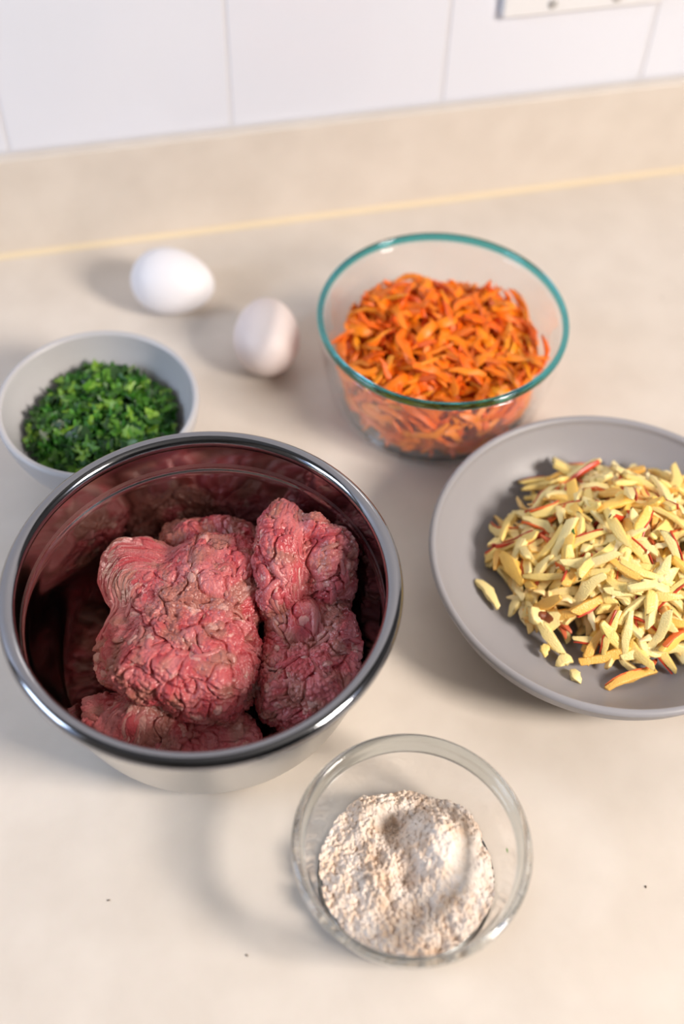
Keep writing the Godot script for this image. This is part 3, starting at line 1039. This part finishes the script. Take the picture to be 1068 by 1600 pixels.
func build_apples() -> void:
	var comb := FastNoiseLite.new()                     # neighbouring shreds lie alike
	comb.noise_type = FastNoiseLite.TYPE_SIMPLEX_SMOOTH
	comb.frequency = 14.0
	comb.seed = 21
	var kinds := []
	for k in 16:
		var length := rng.randf_range(0.019, 0.036)
		var width := rng.randf_range(0.0040, 0.0068)
		var thick := rng.randf_range(0.0024, 0.0042)
		var bend := rng.randf_range(-0.003, 0.004)
		var sway := rng.randf_range(-0.0025, 0.0025)
		var twist := rng.randf_range(-0.5, 0.5)
		var tip := rng.randf_range(0.45, 1.0)
		var skew := rng.randf_range(-1.2, 1.2)
		var side := width * 0.5 * (1 if k % 2 else -1)
		kinds.append([shred(length, width, thick, bend, sway, twist, tip, 5, Vector2.ZERO, true, skew), shred(length * 0.96, 0.0010, thick * 1.05, bend, sway, twist, tip, 5, Vector2(side, 0), true), length / 2.0])
	var made := 0
	var tries := 0
	while made < 290 and tries < 20000:
		tries += 1
		var r := rng.randf_range(-0.075, 0.085)
		var f := rng.randf_range(-0.062, 0.088)
		var q := Vector2((r - 0.016) / 0.086, (f - 0.012) / (0.080 if f > 0.012 else 0.070))
		if q.length() > 0.98: continue
		var top := apple_top(r, f)
		var base_h := floor_at(plate_in, Vector2(r, f).length())
		var n := heap_normal(apple_top, r, f)
		n = (n + Vector3(rng.randf_range(-0.55, 0.55), rng.randf_range(-0.1, 0.1), rng.randf_range(-0.55, 0.55))).normalized()
		var bs := basis_on(n, 3.0 * PI * comb.get_noise_2d(r, f) + rng.randf_range(-0.8, 0.8))
		var y := maxf(top - rng.randf_range(-0.002, 0.009), base_h + 0.003)
		var at := here(PLATE, r, y, f)
		var k := rng.randi_range(0, 15)
		if not on_plate(at, bs.x, kinds[k][2]): continue
		var skinned := rng.randf() < 0.26
		var fl: int = [0, 0, 0, 1, 2, 2, 2, 3][rng.randi_range(0, 7)]
		var tone: String = ["pale yellow", "yellow", "creamy white", "golden"][fl]
		var place: String = ["on the crown of the apple heap", "at the left edge of the apple heap", "at the right of the apple heap", "at the back of the apple heap", "at the front of the apple heap"][zone(r - 0.012, f - 0.012, 0.036)]
		apple_piece(kinds[k][0], kinds[k][1] if skinned else null, fl,
			tone + (" apple shred edged with skin " if skinned else " apple shred ") + place,
			tone + (" skinned" if skinned else " plain") + " apple shreds " + place, Transform3D(bs, at), "apple skin" if rng.randf() < 0.55 else "pale apple skin")
		made += 1
	# pieces that stand out
	lone(0.030, 0.0050, 0.0032, "apple sliver with orange red skin lying alone at the bowl's front", 3, 0.0086, -0.0625, 0.0125, 0.40, 0.9, "pale apple skin")
	lone(0.023, 0.0078, 0.0050, "thick yellow apple stick slanting down at the left of the heap", 1, -0.053, -0.002, 0.025, -1.05, 0.0, "")
	lone(0.021, 0.0052, 0.0036, "pale apple stick lying lowest at the left edge of the heap", 2, -0.0655, -0.012, 0.0135, -1.0, 0.0, "")
	lone(0.024, 0.0046, 0.0036, "pale apple stick hanging down the front of the heap beside a skinned one", 2, 0.006, -0.043, 0.026, 1.45, 0.0, "")
	lone(0.025, 0.0042, 0.0036, "long apple stick with dark red skin hanging down the front of the heap", 0, -0.003, -0.043, 0.026, 1.25, 1.0, "apple skin")
	lone(0.024, 0.0040, 0.0024, "long narrow red skinned shred across the heap beside the green fleck", 0, -0.016, 0.004, 0.045, 0.3, 1.0, "apple skin")
	lone(0.008, 0.0060, 0.0040, "pale apple crumb nearest the heap among the three in front", 2, -0.026, -0.053, 0.0115, 0.5, 0.0, "")
	lone(0.006, 0.0046, 0.0034, "small pale apple crumb at the left among the three in front", 0, -0.036, -0.047, 0.0125, 1.4, 0.0, "")
	lone(0.007, 0.0050, 0.0036, "pale apple crumb lying lowest among the three in front", 2, -0.021, -0.062, 0.0115, 2.1, 0.0, "")
	var core := thing("apple_core_piece", "curled apple piece with a brown core patch at the heap's lower left", "apple piece")
	part("flesh", shred(0.016, 0.011, 0.006, -0.003, 0.003, 0.4, 0.7, 6, Vector2.ZERO, true, 0.4), M["apple flesh 2"], core)
	part("core", shred(0.008, 0.007, 0.0062, -0.002, 0.002, 0.4, 0.5, 6, Vector2(0.0006, 0.0006)), M["apple core"], core)
	core.transform = Transform3D(basis_on((Vector3.UP - AWAY * 0.6).normalized(), 2.4), here(PLATE, -0.036, 0.0205, -0.031))
	var where := []
	var colors := []
	tries = 0
	while where.size() < 320 and tries < 20000:
		tries += 1
		var r := rng.randf_range(-0.07, 0.085)
		var f := rng.randf_range(-0.06, 0.085)
		var y := rng.randf_range(0.010, 0.046)
		if y > apple_top(r, f) - 0.005: continue
		var bs := basis_on(Vector3(rng.randf_range(-0.6, 0.6), 1, rng.randf_range(-0.6, 0.6)).normalized(), rng.randf_range(0, TAU))
		var at := here(PLATE, r, y, f)
		if not on_plate(at, bs.x, 0.012): continue
		where.append(Transform3D(bs, at))
		colors.append([Color(0.92, 0.76, 0.36), Color(0.93, 0.79, 0.42), Color(0.88, 0.62, 0.24)][rng.randi_range(0, 2)])
	var am := mat("apple mass", Color(1, 1, 1), 0.4)
	am.vertex_color_use_as_albedo = true
	stuff("grated_apple", "dense grated apple under the loose shreds in the grey bowl", "apple", shred(0.023, 0.006, 0.0032, 0.002, 0.002, 0.4, 0.7, 5, Vector2.ZERO, true, 0.6), am, where, colors)
	apple_bits()

func apple_bits() -> void:
	var where := []
	var colors := []
	var tries := 0
	while where.size() < 260 and tries < 20000:
		tries += 1
		var r := rng.randf_range(-0.078, 0.085)
		var f := rng.randf_range(-0.062, 0.088)
		var y := apple_top(r, f) - rng.randf_range(0.001, 0.007)
		if y < 0.0115: continue
		var bs := basis_on(Vector3(rng.randf_range(-0.7, 0.7), 1, rng.randf_range(-0.7, 0.7)).normalized(), rng.randf_range(0, TAU)).scaled(Vector3.ONE * rng.randf_range(0.5, 1.25))
		var at := here(PLATE, r, y, f)
		if not on_plate(at, bs.x.normalized(), 0.006): continue
		where.append(Transform3D(bs, at))
		colors.append([Color(0.95, 0.73, 0.34), Color(0.97, 0.80, 0.45), Color(0.93, 0.63, 0.24), Color(0.62, 0.13, 0.05)][rng.randi_range(0, 29) * 7 % 10 / 3])
	stuff("apple_pulp", "fine moist apple bits clinging between the shreds in the grey bowl", "apple", shred(0.013, 0.0030, 0.0018, 0.002, 0.0015, 0.5, 0.5, 5, Vector2.ZERO, true, 0.8), M["apple mass"], where, colors)

func on_plate(at: Vector3, dir: Vector3, half: float) -> bool:
	for s in [-1.0, 0.0, 1.0]:
		var e: Vector3 = at + dir * half * s - PLATE
		if e.y < floor_at(plate_in, Vector2(e.x, e.z).length()) + 0.002: return false
	return true

# an apple shred of its own: turn is measured from the photographer's right towards the wall
func lone(length: float, width: float, thick: float, label: String, flesh: int, r: float, f: float, h: float, turn: float, side: float, skin: String) -> void:
	var m := shred(length, width, thick, 0.002, 0.001, 0.2, 0.7, 6, Vector2.ZERO, true, 0.5)
	var p: ArrayMesh = shred(length * 0.96, 0.0011, thick * 1.06, 0.002, 0.001, 0.2, 0.7, 6, Vector2(-width * 0.5 * side, 0), true) if skin else null
	var along := RIGHT * cos(turn) + AWAY * sin(turn)
	var base_h := floor_at(plate_in, Vector2(r, f).length())
	var n := heap_normal(apple_top, r, f) if h > base_h + 0.008 else Vector3.UP
	var z := along.cross(n).normalized()
	apple_piece(m, p, flesh, label, "", Transform3D(Basis(n.cross(z), n, z), here(PLATE, r, maxf(h, base_h + thick * 0.55), f)), skin if skin else "apple skin")

func parsley_top(r: float, f: float) -> float:
	var d := Vector2(r, f).length()
	return 0.0435 - 0.009 * pow(d / 0.05, 2.0) + 0.007 * exp(-pow(Vector2(r + 0.002, f - 0.03).length() / 0.016, 2.0)) - 0.003 * clampf((-f) / 0.03, 0, 1)

func build_parsley() -> void:
	var kinds := []
	for k in 8: kinds.append(lobed_leaf(rng.randf_range(0.0038, 0.0068), rng.randi_range(3, 5), rng.randf_range(0.15, 0.5), k + 1))
	var made := 0
	var tries := 0
	while made < 300 and tries < 20000:
		tries += 1
		var r := rng.randf_range(-0.05, 0.05)
		var f := rng.randf_range(-0.05, 0.05)
		var d := Vector2(r, f).length()
		var at := here(PARSLEY, r, parsley_top(r, f) - rng.randf_range(-0.0015, 0.003), f)
		if d > at_height(bowl_in, at.y) - 0.005: continue
		var n := (heap_normal(parsley_top, r, f) + Vector3(rng.randf_range(-0.8, 0.8), rng.randf_range(-0.2, 0.2), rng.randf_range(-0.8, 0.8))).normalized()
		var c := rng.randi_range(0, 4)
		var tone: String = ["mid green", "fresh green", "dark green", "light green", "deep green"][c]
		var place: String = ["on the crown of the heap in the stoneware bowl", "at the left of the heap in the stoneware bowl", "at the right of the heap in the stoneware bowl", "at the back of the heap in the stoneware bowl", "at the front of the heap in the stoneware bowl"][zone(r, f, 0.026)]
		var o := part("parsley_piece", kinds[rng.randi_range(0, 7)], M["parsley %d" % c])
		o.transform = Transform3D(basis_on(n, rng.randf_range(0, TAU)), at)
		tag(o, tone + " chopped parsley piece " + place, "parsley piece", tone + " parsley pieces " + place)
		made += 1
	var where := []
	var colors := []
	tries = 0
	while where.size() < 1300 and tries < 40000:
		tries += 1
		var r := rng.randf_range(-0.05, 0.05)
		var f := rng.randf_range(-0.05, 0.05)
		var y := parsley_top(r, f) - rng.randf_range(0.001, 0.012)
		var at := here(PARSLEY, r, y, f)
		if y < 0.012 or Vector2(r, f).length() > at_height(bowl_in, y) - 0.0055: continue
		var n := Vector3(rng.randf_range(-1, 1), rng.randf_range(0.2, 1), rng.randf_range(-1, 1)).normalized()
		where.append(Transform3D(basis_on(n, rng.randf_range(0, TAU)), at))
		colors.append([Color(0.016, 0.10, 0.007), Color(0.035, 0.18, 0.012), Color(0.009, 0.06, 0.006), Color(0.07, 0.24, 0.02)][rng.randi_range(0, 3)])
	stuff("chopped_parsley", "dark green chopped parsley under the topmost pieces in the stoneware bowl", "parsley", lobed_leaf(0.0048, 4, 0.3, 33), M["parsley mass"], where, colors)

func build_details() -> void:
	for q in [[here(PLATE, -0.022, 0.0475, 0.008), "dark green parsley fleck stuck on a pale shred at the heap's middle left", 0], [here(PLATE, -0.002, 0.034, 0.066), "tiny green parsley fleck on the shreds at the back of the apple heap", 2],
			[here(FLOUR, 0.0462, 0.027, 0.006), "tiny green parsley fleck stuck to the clear wall of the flour bowl", 1]]:
		var o := part("parsley_fleck", shred(0.0042, 0.0016, 0.0005, 0.0004, 0.0003, 0.3, 0.6, 4), M["parsley %d" % q[2]])
		o.transform = Transform3D(basis_on((Vector3.UP - AWAY * 0.4).normalized(), 1.2).scaled(Vector3.ONE * (0.5 if q[2] == 1 else 1.0)), q[0])
		tag(o, q[1], "parsley fleck")
	var crumb := shred(0.0012, 0.0007, 0.0005, 0.0002, 0.0001, 0.2, 0.6, 4)
	var spots := [[Vector3(-0.0515, 0, -0.2143), "tiny dark crumb alone on the counter left of the flour bowl"], [Vector3(0.2024, 0, -0.1646), "tiny dark crumb alone on the counter right of the flour bowl"],
		[Vector3(0.0201, 0, -0.2571), "tiny dark crumb at the foot of the steel mixing bowl"], [Vector3(0.3738, 0, -0.5592), "small brown speck on the counter right of the carrot bowl"], [Vector3(0.008, 0, -0.1747), "tiny dark crumb beside the lower left of the flour bowl"]]
	for k in spots.size():
		var o := part("crumb", crumb, M["dark crumb"])
		o.transform = Transform3D(Basis(Vector3.UP, k * 1.3), spots[k][0] + Vector3(0, 0.0003, 0))
		tag(o, spots[k][1], "crumb", "crumbs on the counter")
